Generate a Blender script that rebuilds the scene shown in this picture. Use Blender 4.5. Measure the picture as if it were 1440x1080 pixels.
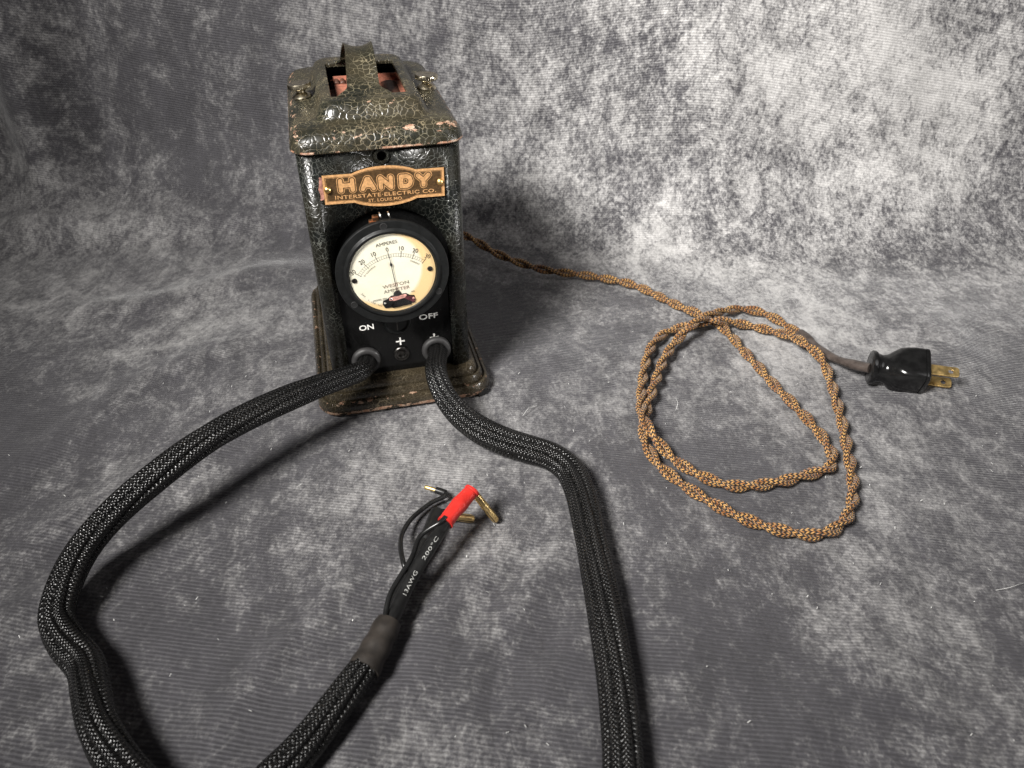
import bpy, bmesh, math, random
import numpy as np
from mathutils import Vector, Matrix, noise as mnoise

random.seed(7)
for o in list(bpy.data.objects):
    bpy.data.objects.remove(o)
SC = bpy.context.scene
COL = SC.collection
PI = math.pi

# ------------------------------------------------------------------ camera
PITCH, ROLL = 0.6207, -0.0088
CAM = Vector((0.0947, -0.5181, 0.3279))
fw = Vector((0, math.cos(PITCH), -math.sin(PITCH)))
rt = Vector((1, 0, 0))
up = rt.cross(fw)
c_, s_ = math.cos(ROLL), math.sin(ROLL)
rt, up = c_ * rt + s_ * up, -s_ * rt + c_ * up
cd = bpy.data.cameras.new('camera')
cam = bpy.data.objects.new('camera', cd)
COL.objects.link(cam)
cam.matrix_world = Matrix(((rt.x, up.x, -fw.x, CAM.x), (rt.y, up.y, -fw.y, CAM.y), (rt.z, up.z, -fw.z, CAM.z), (0, 0, 0, 1)))
cd.sensor_width = 36
cd.lens = 36 * 1095.3 / 1440
cd.clip_start = 0.01
cd.clip_end = 20
cd.dof.use_dof = True
cd.dof.focus_distance = 0.485
cd.dof.aperture_fstop = 14
SC.camera = cam

# ------------------------------------------------------------------ light
W = bpy.data.worlds.new('World')
SC.world = W
W.use_nodes = True
W.node_tree.nodes['Background'].inputs[0].default_value = (1.0, 0.90, 0.98, 1)
W.node_tree.nodes['Background'].inputs[1].default_value = 0.026


def area(name, loc, target, size, power, color, spread=180):
    l = bpy.data.lights.new(name, 'AREA')
    l.shape = 'DISK'
    l.size = size
    l.energy = power
    l.color = color
    l.spread = math.radians(spread)
    o = bpy.data.objects.new(name, l)
    COL.objects.link(o)
    o.location = loc
    d = Vector(target) - Vector(loc)
    o.rotation_euler = d.to_track_quat('-Z', 'Y').to_euler()
    return o


area('key_lamp', (-0.42, -0.72, 0.92), (0.40, 0.22, 0.06), 0.34, 7.2, (1.0, 0.975, 0.94), 72)
area('side_lamp', (0.85, -0.45, 0.85), (0.36, 0.24, 0.08), 0.70, 0.50, (1.0, 0.98, 0.97), 75)
area('rim_lamp', (0.75, -0.32, 0.17), (0.05, -0.07, 0.12), 0.16, 0.10, (1.0, 0.98, 0.96), 26)

SC.view_settings.view_transform = 'Standard'
SC.view_settings.look = 'None'
SC.view_settings.gamma = 1
SC.view_settings.use_curve_mapping = False
SC.view_settings.exposure = 0


# ------------------------------------------------------------------ node helpers
class NT:
    def __init__(self, name):
        self.m = bpy.data.materials.new(name)
        self.m.use_nodes = True
        self.t = self.m.node_tree
        self.p = self.t.nodes['Principled BSDF']

    def n(self, typ, props=None, **ins):
        nd = self.t.nodes.new(typ)
        for k, v in (props or {}).items():
            setattr(nd, k, v)
        for k, v in ins.items():
            key = int(k[1:]) if k[0] == 'i' and k[1:].isdigit() else k.replace('_', ' ')
            self.set(nd, key, v)
        return nd

    def set(self, nd, key, v):
        s = nd.inputs[key]
        if isinstance(v, bpy.types.NodeSocket):
            self.t.links.new(v, s)
        else:
            s.default_value = v

    def math(self, op, a, b=0.0, c=0.0, clamp=False):
        nd = self.n('ShaderNodeMath', {'operation': op, 'use_clamp': clamp}, i0=a, i1=b, i2=c)
        return nd.outputs[0]

    def mix(self, f, a, b, blend='MIX'):
        nd = self.n('ShaderNodeMix', {'data_type': 'RGBA', 'blend_type': blend}, i0=f, i6=a, i7=b)
        return nd.outputs[2]

    def noise(self, vec, scale, detail=4, rough=0.55, dist=0.0):
        nd = self.n('ShaderNodeTexNoise', None, Vector=vec, Scale=scale, Detail=detail, Roughness=rough, Distortion=dist)
        return nd.outputs[0]

    def ramp(self, v, a, b, lo=0.0, hi=1.0, smooth=True):
        nd = self.n('ShaderNodeMapRange', {'interpolation_type': 'SMOOTHSTEP' if smooth else 'LINEAR'}, i0=v, i1=a, i2=b, i3=lo, i4=hi)
        return nd.outputs[0]

    def mapv(self, vec, scale=(1, 1, 1), rot=(0, 0, 0), loc=(0, 0, 0)):
        return self.n('ShaderNodeMapping', None, Vector=vec, Scale=scale, Rotation=rot, Location=loc).outputs[0]

    def obj(self):
        return self.n('ShaderNodeTexCoord').outputs['Object']

    def uv(self):
        return self.n('ShaderNodeTexCoord').outputs['UV']

    def sep(self, v):
        return self.n('ShaderNodeSeparateXYZ', None, i0=v).outputs

    def bump(self, h, strength, dist):
        nd = self.n('ShaderNodeBump', None, Height=h, Strength=strength, Distance=dist)
        return nd.outputs[0]

    def out(self, **kw):
        for k, v in kw.items():
            self.set(self.p, k.replace('_', ' '), v)
        return self.m


def rgb(r, g, b):
    return (r, g, b, 1)


def simple(name, col, rough=0.4, metal=0.0, var=0.25, scale=300, bumpd=0.0, spec=0.5):
    t = NT(name)
    o = t.obj()
    n = t.noise(o, scale, 5)
    c = t.mix(t.ramp(n, 0.3, 0.7), tuple(x * (1 - var) for x in col[:3]) + (1,), tuple(min(1, x * (1 + var)) for x in col[:3]) + (1,))
    r = t.ramp(t.noise(o, scale * 0.4, 3), 0.3, 0.7, rough * 0.8, min(1, rough * 1.25))
    kw = dict(Base_Color=c, Roughness=r, Metallic=metal)
    t.set(t.p, 'Specular IOR Level', spec)
    if bumpd:
        kw['Normal'] = t.bump(n, 0.6, bumpd)
    return t.out(**kw)


def crackle(name, paint, paint2, crack, scale, width, chips=None, rough=0.32, bump=0.00013, grime=0.4, crack2=None, spec=0.5):
    t = NT(name)
    o = t.obj()
    nv = t.n('ShaderNodeTexNoise', None, Vector=o, Scale=110.0, Detail=3.0).outputs[1]
    wv = t.n('ShaderNodeVectorMath', {'operation': 'MULTIPLY_ADD'}, i0=nv, i1=(0.006, 0.006, 0.006), i2=o).outputs[0]
    v1 = t.n('ShaderNodeTexVoronoi', {'feature': 'DISTANCE_TO_EDGE'}, Vector=wv, Scale=scale).outputs['Distance']
    v2 = t.n('ShaderNodeTexVoronoi', {'feature': 'DISTANCE_TO_EDGE'}, Vector=wv, Scale=scale * 2.1).outputs['Distance']
    wn = t.ramp(t.noise(o, 60, 3), 0.35, 0.68, 0.25, 1.5)
    w1 = t.math('MULTIPLY', wn, width)
    k1 = t.math('SUBTRACT', 1.0, t.math('DIVIDE', v1, w1, clamp=True), clamp=True)
    sel = t.ramp(t.noise(o, 38, 2), 0.47, 0.6)
    k2 = t.math('MULTIPLY', t.math('SUBTRACT', 1.0, t.math('DIVIDE', v2, w1, clamp=True), clamp=True), sel)
    k = t.math('MAXIMUM', k1, t.math('MULTIPLY', k2, 0.8))
    k = t.ramp(k, 0.1, 0.75)
    big = t.ramp(t.noise(o, 26, 5, 0.62), 0.38, 0.62)
    pc = t.mix(big, paint, paint2)
    cc = t.mix(t.ramp(t.noise(o, 45, 3), 0.35, 0.65), crack, crack2 or crack)
    col = t.mix(k, pc, cc)
    gr = t.ramp(t.noise(o, 900, 4, 0.7), 0.55, 0.8)
    col = t.mix(t.math('MULTIPLY', gr, grime), col, crack)
    height = t.ramp(v1, 0.0, 0.16)
    fine = t.noise(o, 1300, 3)
    height = t.math('ADD', height, t.math('MULTIPLY', fine, 0.22))
    rg = t.ramp(t.noise(o, 200, 4), 0.3, 0.7, rough * 0.75, rough * 1.4)
    rg = t.math('MULTIPLY_ADD', k, 0.25, rg)
    if chips:
        # worn-off paint down to primer along the bent edges
        z = t.sep(o)[2]
        tot = None
        for (za, zb, thr) in chips:
            mid, hw = (za + zb) / 2, (zb - za) / 2
            d = t.math('DIVIDE', t.math('ABSOLUTE', t.math('SUBTRACT', z, mid)), hw)
            band = t.ramp(d, 0.4, 1.1, 1.0, 0.0)
            nn = t.noise(t.mapv(o, (1, 1, 2.0), (0, 0, 0), (za, 0.3, 0)), 130, 6, 0.62)
            cmask = t.ramp(t.math('MULTIPLY', nn, band), thr, thr + 0.018)
            tot = cmask if tot is None else t.math('MAXIMUM', tot, cmask)
        prim = t.mix(t.ramp(t.noise(o, 420, 4), 0.4, 0.62), rgb(0.25, 0.13, 0.08), rgb(0.40, 0.28, 0.20))
        col = t.mix(tot, col, prim)
        rg = t.math('MULTIPLY_ADD', tot, 0.2, rg)
        height = t.math('MULTIPLY_ADD', tot, -0.8, height)
    return t.out(Base_Color=col, Roughness=rg, Normal=t.bump(height, 0.9, bump), Specular_IOR_Level=spec)


M = {}
M['lid'] = crackle('crackle_paint_lid', rgb(0.010, 0.011, 0.008), rgb(0.034, 0.029, 0.018), rgb(0.115, 0.105, 0.066), 265, 0.042,
                   chips=[(0.1830, 0.1910, 0.585), (0.1775, 0.1803, 0.485), (0.196, 0.2005, 0.68)], rough=0.27, grime=0.16, crack2=rgb(0.16, 0.13, 0.08))
M['body'] = crackle('crackle_paint_body', rgb(0.005, 0.006, 0.0055), rgb(0.012, 0.011, 0.008), rgb(0.074, 0.076, 0.066), 330, 0.04,
                    rough=0.24, grime=0.06, bump=0.00007, spec=0.3)
M['base'] = crackle('crackle_paint_base', rgb(0.016, 0.013, 0.008), rgb(0.036, 0.028, 0.017), rgb(0.085, 0.068, 0.042), 330, 0.04,
                    chips=[(0.0, 0.0065, 0.47), (0.0085, 0.0125, 0.60)], rough=0.22, grime=0.06, bump=0.00006, spec=0.55)
M['panel'] = simple('black_bakelite_panel', rgb(0.004, 0.004, 0.004), 0.18, 0, 0.4, 900, 0, 0.25)
M['bakelite'] = simple('black_bakelite', rgb(0.009, 0.0095, 0.0095), 0.42, 0, 0.2, 500, 0, 0.22)
M['plug'] = simple('plug_black', rgb(0.008, 0.008, 0.008), 0.16, 0, 0.3, 200)
M['rubber'] = simple('grey_rubber', rgb(0.028, 0.027, 0.027), 0.5, 0, 0.2, 300)
M['dark'] = simple('dark_void', rgb(0.004, 0.004, 0.004), 0.8)
M['nickel'] = simple('worn_nickel', rgb(0.55, 0.49, 0.37), 0.28, 1.0, 0.25, 500, 0.0001)
M['darksteel'] = simple('dark_steel', rgb(0.10, 0.095, 0.09), 0.35, 1.0, 0.3, 500)
M['steel'] = simple('bright_steel', rgb(0.62, 0.60, 0.56), 0.28, 1.0, 0.2, 500)
M['gold'] = simple('gold_plate', rgb(0.92, 0.66, 0.30), 0.38, 1.0, 0.12, 400)
M['brass'] = simple('brass', rgb(0.84, 0.60, 0.25), 0.38, 1.0, 0.15, 400)
M['copper'] = simple('copper', rgb(0.75, 0.42, 0.24), 0.35, 1.0, 0.2, 600)
M['plate'] = simple('brass_plate_field', rgb(0.085, 0.048, 0.020), 0.42, 0.35, 0.35, 700)
M['plate_raised'] = simple('brass_plate_raised', rgb(0.62, 0.345, 0.15), 0.42, 0.35, 0.2, 700)
M['white'] = simple('white_ink', rgb(0.78, 0.77, 0.73), 0.55, 0, 0.08, 900)
M['print'] = simple('worn_white_print', rgb(0.45, 0.45, 0.43), 0.6, 0, 0.35, 1500)
M['ink'] = simple('dial_ink', rgb(0.045, 0.040, 0.032), 0.6, 0, 0.1, 900)
M['faint'] = simple('dial_ink_faded', rgb(0.17, 0.15, 0.11), 0.6, 0, 0.1, 900)
M['needle'] = simple('needle_black', rgb(0.02, 0.02, 0.02), 0.4)
M['wine'] = simple('wine_red_lacquer', rgb(0.085, 0.018, 0.024), 0.3, 0, 0.4, 600)
M['pink'] = simple('pale_pink_bridge', rgb(0.52, 0.26, 0.22), 0.45, 0, 0.3, 900)
M['core'] = simple('oxide_red_core', rgb(0.36, 0.135, 0.085), 0.6, 0, 0.3, 260, 0.0006)
M['winding'] = simple('brown_winding', rgb(0.10, 0.042, 0.026), 0.5, 0, 0.4, 300, 0.0005)
M['collar'] = simple('dull_heat_shrink', rgb(0.030, 0.025, 0.021), 0.52, 0, 0.35, 140, 0.0004)
M['black_wire'] = simple('black_silicone', rgb(0.010, 0.010, 0.010), 0.36, 0, 0.25, 300)
M['red'] = simple('red_heat_shrink', rgb(0.62, 0.030, 0.022), 0.38, 0, 0.12, 160, 0.0003)
M['grey_wire'] = simple('smoky_heat_shrink', rgb(0.06, 0.048, 0.042), 0.3, 0, 0.35, 180)
M['lint'] = simple('lint_fibre', rgb(0.6, 0.6, 0.58), 0.7)


def dial_mat():
    t = NT('cream_dial_card')
    o = t.sep(t.obj())
    n = t.noise(t.obj(), 90, 4)
    base = t.mix(t.ramp(n, 0.3, 0.7), rgb(0.80, 0.765, 0.60), rgb(0.83, 0.80, 0.66))
    # warm reflection in the glass, painted as a crescent into the card colour
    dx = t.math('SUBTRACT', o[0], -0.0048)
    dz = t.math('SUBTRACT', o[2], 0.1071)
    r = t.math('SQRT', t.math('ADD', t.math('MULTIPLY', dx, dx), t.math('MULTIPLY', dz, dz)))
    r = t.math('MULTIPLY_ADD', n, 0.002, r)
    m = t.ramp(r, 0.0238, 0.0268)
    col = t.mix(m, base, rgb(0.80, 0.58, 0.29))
    return t.out(Base_Color=col, Roughness=0.6)


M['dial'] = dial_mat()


def glass_mat():
    t = NT('meter_glass')
    tr = t.n('ShaderNodeBsdfTransparent')
    gl = t.n('ShaderNodeBsdfGlossy', None, Roughness=0.02)
    lw = t.n('ShaderNodeLayerWeight', None, Blend=0.5)
    fr = t.n('ShaderNodeMath', {'operation': 'MULTIPLY_ADD'}, i0=t.math('POWER', lw.outputs['Facing'], 5.0), i1=0.9, i2=0.04)
    mx = t.n('ShaderNodeMixShader', None, i0=fr.outputs[0], i1=tr.outputs[0], i2=gl.outputs[0])
    t.t.links.new(mx.outputs[0], t.t.nodes['Material Output'].inputs[0])
    return t.m


M['glass'] = glass_mat()


def fabric_mat():
    t = NT('mottled_grey_velour')
    uv = t.uv()
    s = t.sep(uv)
    # printed mottling
    st = t.mapv(uv, (1.2, 0.85, 1))
    big = t.noise(uv, 5.0, 4, 0.6, 0.6)
    mid = t.noise(st, 46, 5, 0.65, 0.8)
    fine = t.noise(st, 230, 6, 0.75, 0.6)
    speck = t.noise(st, 520, 4, 0.75, 0.3)
    a = t.math('MULTIPLY_ADD', big, 0.95, t.math('MULTIPLY', mid, 0.62))
    a = t.math('MULTIPLY_ADD', fine, 0.95, a)
    a = t.math('MULTIPLY_ADD', speck, 0.5, a)
    # larger print plus painted light falloff: paler cloud upper right middle, charcoal towards edges
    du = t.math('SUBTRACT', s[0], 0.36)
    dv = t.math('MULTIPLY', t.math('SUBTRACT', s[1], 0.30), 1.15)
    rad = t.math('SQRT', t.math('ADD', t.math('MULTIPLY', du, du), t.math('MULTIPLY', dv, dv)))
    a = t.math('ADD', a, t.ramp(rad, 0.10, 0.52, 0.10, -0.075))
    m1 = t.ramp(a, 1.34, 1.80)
    # softer, dimmer print away from the pale cloud
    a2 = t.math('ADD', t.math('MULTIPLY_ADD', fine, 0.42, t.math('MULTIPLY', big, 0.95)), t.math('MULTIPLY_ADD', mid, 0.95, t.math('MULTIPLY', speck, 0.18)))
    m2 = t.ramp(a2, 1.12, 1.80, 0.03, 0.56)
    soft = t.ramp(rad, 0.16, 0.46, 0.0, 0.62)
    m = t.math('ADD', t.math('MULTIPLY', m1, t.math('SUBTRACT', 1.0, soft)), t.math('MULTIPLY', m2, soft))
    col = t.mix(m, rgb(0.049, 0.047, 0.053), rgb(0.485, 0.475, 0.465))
    # uneven nap
    nap = t.noise(t.mapv(uv, (420, 240, 1)), 1.0, 5, 0.75)
    nap2 = t.noise(t.mapv(uv, (70, 22, 1)), 1.0, 4, 0.6)
    nm = t.math('ADD', t.ramp(nap, 0.25, 0.75, 0.70, 1.22, False), t.ramp(nap2, 0.3, 0.7, -0.16, 0.16, False))
    col = t.mix(1.0, col, t.n('ShaderNodeCombineColor', None, i0=nm, i1=nm, i2=nm).outputs[0], 'MULTIPLY')
    # corduroy-like weft lines
    wob = t.noise(t.mapv(uv, (18, 60, 1)), 1.0, 3)
    ph = t.math('MULTIPLY_ADD', s[0], 0.15, s[1])
    ph = t.math('MULTIPLY_ADD', wob, 0.0035, ph)
    rib = t.math('SINE', t.math('MULTIPLY', ph, 2 * PI / 0.00225))
    brk = t.noise(t.mapv(uv, (330, 1500, 1)), 1.0, 3, 0.7)
    ribm = t.ramp(t.math('MULTIPLY_ADD', brk, 1.9, t.math('MULTIPLY', rib, 0.38)), 0.2, 1.5, 0.82, 1.16)
    col = t.mix(1.0, col, t.n('ShaderNodeCombineColor', None, i0=ribm, i1=ribm, i2=ribm).outputs[0], 'MULTIPLY')
    h = t.math('MULTIPLY_ADD', brk, 2.4, rib)
    h2 = t.noise(uv, 34, 4)
    n1 = t.bump(h2, 0.35, 0.006)
    nb = t.n('ShaderNodeBump', None, Height=h, Strength=0.5, Distance=0.0003, Normal=n1).outputs[0]
    return t.out(Base_Color=col, Roughness=0.62, Normal=nb, Sheen_Weight=0.35, Sheen_Roughness=0.4, Specular_IOR_Level=0.3)


M['fabric'] = fabric_mat()


def sleeve_mat():
    t = NT('black_braided_sleeve')
    s = t.sep(t.uv())
    NR, P = 36.0, 0.0024
    a = t.math('MULTIPLY_ADD', s[0], 1 / P, t.math('MULTIPLY', s[1], NR / 2))
    b = t.math('MULTIPLY_ADD', s[0], 1 / P, t.math('MULTIPLY', s[1], -NR / 2))
    fa, fb = t.math('FRACT', a), t.math('FRACT', b)
    sa = t.math('SINE', t.math('MULTIPLY', fa, PI))
    sb = t.math('SINE', t.math('MULTIPLY', fb, PI))
    par = t.math('MODULO', t.math('ADD', t.math('FLOOR', a), t.math('ADD', t.math('FLOOR', b), 4000.0)), 2.0)
    over = t.math('ADD', t.math('MULTIPLY', sa, par), t.math('MULTIPLY', sb, t.math('SUBTRACT', 1.0, par)))
    h = t.math('POWER', t.math('MULTIPLY', sa, sb), 0.7)
    h = t.math('MULTIPLY_ADD', over, 0.4, h)
    var = t.noise(t.mapv(t.uv(), (60, 3, 1)), 1.0, 3)
    hm = t.math('MULTIPLY', t.ramp(h, 0.75, 1.3), t.math('MULTIPLY_ADD', par, 0.8, 0.2))
    lightness = t.math('MULTIPLY', hm, t.ramp(var, 0.3, 0.7, 0.25, 1.0))
    col = t.mix(lightness, rgb(0.0012, 0.0012, 0.0012), rgb(0.036, 0.034, 0.032))  # glints on the thread peaks painted in as a paler colour
    rg = t.ramp(h, 0.3, 1.2, 0.40, 0.20)
    return t.out(Base_Color=col, Roughness=rg, Normal=t.bump(h, 0.6, 0.0005), Specular_IOR_Level=0.5)


M['sleeve'] = sleeve_mat()


def cord_mat():
    t = NT('gold_black_braided_cloth')
    s = t.sep(t.uv())
    NC, P = 5.0, 0.0028
    cN = t.math('MULTIPLY', s[1], NC)
    tri = t.math('ABSOLUTE', t.math('SUBTRACT', t.math('FRACT', cN), 0.5))
    ph = t.math('FRACT', t.math('MULTIPLY_ADD', tri, 1.35, t.math('MULTIPLY', s[0], 1 / P)))
    sn = t.math('SINE', t.math('MULTIPLY', ph, 2 * PI))
    edge = t.ramp(t.math('ABSOLUTE', t.math('SUBTRACT', tri, 0.25)), 0.14, 0.25, 1.0, 0.35)
    h = t.math('MULTIPLY', t.math('MULTIPLY_ADD', sn, 0.5, 0.5), edge)
    var = t.noise(t.mapv(t.uv(), (140, 5, 1)), 1.0, 3)
    gold = t.mix(t.ramp(var, 0.35, 0.65), rgb(0.36, 0.13, 0.028), rgb(0.80, 0.45, 0.135))
    m = t.ramp(h, 0.43, 0.63)
    col = t.mix(m, rgb(0.014, 0.007, 0.004), gold)
    return t.out(Base_Color=col, Roughness=0.48, Normal=t.bump(h, 0.9, 0.0006), Sheen_Weight=0.15)


M['cord'] = cord_mat()


# ------------------------------------------------------------------ mesh helpers
def link(name, me, mat=None, parent=None, smooth=True, angle=40):
    o = bpy.data.objects.new(name, me)
    COL.objects.link(o)
    if mat is not None:
        me.materials.append(M[mat] if isinstance(mat, str) else mat)
    if smooth:
        me.polygons.foreach_set('use_smooth', [True] * len(me.polygons))
        me.set_sharp_from_angle(angle=math.radians(angle))
    if parent is not None:
        o.parent = parent
    return o


def pyd(name, verts, faces, mat=None, parent=None, smooth=True, angle=40, uvs=None):
    me = bpy.data.meshes.new(name)
    me.from_pydata([tuple(v) for v in verts], [], faces)
    if uvs is not None:
        l = me.uv_layers.new(name='UVMap')
        l.data.foreach_set('uv', np.asarray(uvs, dtype=np.float32).ravel())
    me.update()
    return link(name, me, mat, parent, smooth, angle)


def fixn(o):
    bm = bmesh.new()
    bm.from_mesh(o.data)
    bmesh.ops.recalc_face_normals(bm, faces=bm.faces)
    bm.to_mesh(o.data)
    bm.free()
    return o


def rr(w, d, r, cx=0, cy=0, n=8):
    P = []
    for sx, sy, a0 in ((1, 1, 0), (-1, 1, 90), (-1, -1, 180), (1, -1, 270)):
        for k in range(n + 1):
            a = math.radians(a0 + 90 * k / n)
            P.append((cx + sx * (w / 2 - r) + r * math.cos(a), cy + sy * (d / 2 - r) + r * math.sin(a)))
    return P


def loft(name, loops, mat, parent, cap0=False, cap1=False, angle=40):
    n = len(loops[0])
    V = [p for l in loops for p in l]
    F = []
    for i in range(len(loops) - 1):
        for k in range(n):
            F.append((i * n + k, i * n + (k + 1) % n, (i + 1) * n + (k + 1) % n, (i + 1) * n + k))
    if cap0:
        F.append(tuple(range(n))[::-1])
    if cap1:
        F.append(tuple((len(loops) - 1) * n + k for k in range(n)))
    return fixn(pyd(name, V, F, mat, parent, True, angle))


def lathe(name, prof, mat, parent, org=(0, 0, 0), axis=(0, 0, 1), n=48, knurl=None, angle=35, caps=True):
    """prof: list of (radius, height along axis)"""
    ax = Vector(axis).normalized()
    u = ax.orthogonal().normalized()
    v = ax.cross(u)
    org = Vector(org)
    loops = []
    for i, (r, h) in enumerate(prof):
        L = []
        for k in range(n):
            a = 2 * PI * k / n
            q = r
            if knurl and i in knurl and k % 2:
                q = r * 0.95
            L.append(org + ax * h + (u * math.cos(a) + v * math.sin(a)) * q)
        loops.append(L)
    return loft(name, loops, mat, parent, caps and prof[0][0] > 1e-6, caps and prof[-1][0] > 1e-6, angle)


def spline(pts, step=0.001, smooth=0):
    P = np.array(pts, float)
    P = np.vstack([2 * P[0] - P[1], P, 2 * P[-1] - P[-2]])
    out = []
    for i in range(1, len(P) - 2):
        p0, p1, p2, p3 = P[i - 1:i + 3]
        t0 = 0
        t1 = t0 + np.linalg.norm(p1 - p0) ** .5 + 1e-9
        t2 = t1 + np.linalg.norm(p2 - p1) ** .5 + 1e-9
        t3 = t2 + np.linalg.norm(p3 - p2) ** .5 + 1e-9
        m = 24
        for k in range(m):
            t = t1 + (t2 - t1) * k / m
            A1 = (t1 - t) / (t1 - t0) * p0 + (t - t0) / (t1 - t0) * p1
            A2 = (t2 - t) / (t2 - t1) * p1 + (t - t1) / (t2 - t1) * p2
            A3 = (t3 - t) / (t3 - t2) * p2 + (t - t2) / (t3 - t2) * p3
            B1 = (t2 - t) / (t2 - t0) * A1 + (t - t0) / (t2 - t0) * A2
            B2 = (t3 - t) / (t3 - t1) * A2 + (t - t1) / (t3 - t1) * A3
            out.append((t2 - t) / (t2 - t1) * B1 + (t - t1) / (t2 - t1) * B2)
    out.append(P[-2])
    Q = np.array(out)
    d = np.r_[0, np.cumsum(np.linalg.norm(np.diff(Q, axis=0), axis=1))]
    n = max(2, int(d[-1] / step) + 1)
    s = np.linspace(0, d[-1], n)
    R = np.stack([np.interp(s, d, Q[:, k]) for k in range(3)], 1)
    for _ in range(smooth):
        R[1:-1] = (R[:-2] + 2 * R[1:-1] + R[2:]) / 4
    return R


def frames(P, upv=(0, 0, 1)):
    T = np.gradient(P, axis=0)
    T /= np.linalg.norm(T, axis=1)[:, None]
    U = np.zeros_like(P)
    u = np.array(upv, float)
    u -= T[0] * (u @ T[0])
    if np.linalg.norm(u) < 1e-3:
        u = np.array([1., 0, 0])
        u -= T[0] * (u @ T[0])
    for i in range(len(P)):
        u = u - T[i] * (u @ T[i])
        u /= np.linalg.norm(u)
        U[i] = u
    return T, U, np.cross(T, U)


def tube(name, P, rad, mat, parent, n=14, caps=True, profile=None, uvu=None, upv=(0, 0, 1), fr=None):
    """rad: float or f(i, s in 0..1) ; profile(i,s,theta)->multiplier (a,b)"""
    T, U, V = fr if fr else frames(P, upv)
    m = len(P)
    L = np.r_[0, np.cumsum(np.linalg.norm(np.diff(P, axis=0), axis=1))]
    th = np.arange(n) * 2 * PI / n
    verts = np.zeros((m, n, 3))
    for i in range(m):
        s = i / (m - 1)
        r = rad(s) if callable(rad) else rad
        rr_ = np.full(n, r) if profile is None else r * profile(s, th)
        verts[i] = P[i] + (np.cos(th) * rr_)[:, None] * U[i] + (np.sin(th) * rr_)[:, None] * V[i]
    F, UVs = [], []
    for i in range(m - 1):
        for k in range(n):
            k2 = (k + 1) % n
            F.append((i * n + k, i * n + k2, (i + 1) * n + k2, (i + 1) * n + k))
            UVs += [(L[i], k / n), (L[i], (k + 1) / n), (L[i + 1], (k + 1) / n), (L[i + 1], k / n)]
    if caps:
        F.append(tuple(range(n))[::-1])
        UVs += [(0, 0)] * n
        F.append(tuple((m - 1) * n + k for k in range(n)))
        UVs += [(L[-1], 0)] * n
    return pyd(name, verts.reshape(-1, 3), F, mat, parent, True, 60, UVs)


def text_geo(body, size, sx=1.0, extr=0.00004, offset=0.0, spacing=1.0, align='CENTER', res=3):
    cu = bpy.data.curves.new('lettering', 'FONT')
    cu.body = body
    cu.size = size
    cu.extrude = extr
    cu.offset = offset
    cu.space_character = spacing
    cu.align_x = align
    cu.align_y = 'CENTER'
    cu.resolution_u = res
    ob = bpy.data.objects.new('lettering_tmp', cu)
    COL.objects.link(ob)
    dg = bpy.context.evaluated_depsgraph_get()
    dg.update()
    me = bpy.data.meshes.new_from_object(ob.evaluated_get(dg))
    V = [Vector((v.co.x * sx, v.co.y, v.co.z)) for v in me.vertices]
    F = [tuple(p.vertices) for p in me.polygons]
    bpy.data.meshes.remove(me)
    bpy.data.objects.remove(ob)
    bpy.data.curves.remove(cu)
    return V, F


def fit_width(V, width=None, height=None):
    xs = [v.x for v in V]
    ys = [v.y for v in V]
    w, h = max(xs) - min(xs), max(ys) - min(ys)
    cx, cy = (max(xs) + min(xs)) / 2, (max(ys) + min(ys)) / 2
    return [Vector(((v.x - cx) * (width / w if width else 1), (v.y - cy) * (height / h if height else 1), v.z)) for v in V]


def front_text(name, body, cx, cz, y, mat, parent, width=None, height=None, rot=0.0, size=0.003, offset=0.0, spacing=1.0, extr=0.00004):
    V, F = text_geo(body, size, 1.0, extr, offset, spacing)
    V = fit_width(V, width, height)
    c, s = math.cos(rot), math.sin(rot)
    W_ = [(cx + v.x * c - v.y * s, y - v.z, cz + v.x * s + v.y * c) for v in V]
    return fixn(pyd(name, W_, F, mat, parent, False))


def stroke_ribbon(strokes, w):
    """2-D polylines to a union-like set of capsules: returns (verts2d, faces)"""
    V, F = [], []

    def disc(p):
        b = len(V)
        for k in range(16):
            a = 2 * PI * k / 16
            V.append((p[0] + w * math.cos(a), p[1] + w * math.sin(a)))
        F.append(tuple(range(b, b + 16)))
    for st in strokes:
        for i, p in enumerate(st):
            disc(p)
            if i + 1 < len(st):
                q = st[i + 1]
                dx, dy = q[0] - p[0], q[1] - p[1]
                l = math.hypot(dx, dy) or 1
                nx, ny = -dy / l * w, dx / l * w
                b = len(V)
                V += [(p[0] + nx, p[1] + ny), (p[0] - nx, p[1] - ny), (q[0] - nx, q[1] - ny), (q[0] + nx, q[1] + ny)]
                F.append((b, b + 1, b + 2, b + 3))
    return V, F


# ------------------------------------------------------------------ backdrop
def sstep(a, b, x):
    t = np.clip((x - a) / (b - a), 0, 1)
    return t * t * (3 - 2 * t)


def seg_ridge(X, Y, x0, y0, x1, y1, w, amp):
    dx, dy = x1 - x0, y1 - y0
    l = math.hypot(dx, dy)
    tx, ty = dx / l, dy / l
    a = (X - x0) * tx + (Y - y0) * ty
    b = -(X - x0) * ty + (Y - y0) * tx
    b = b + 0.008 * np.sin(a * 35 + x0 * 50)
    e = sstep(-0.05, 0.03, a) * (1 - sstep(l - 0.03, l + 0.05, a))
    return 1.6 * amp * np.exp(-(b / w) ** 2) * e


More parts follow.
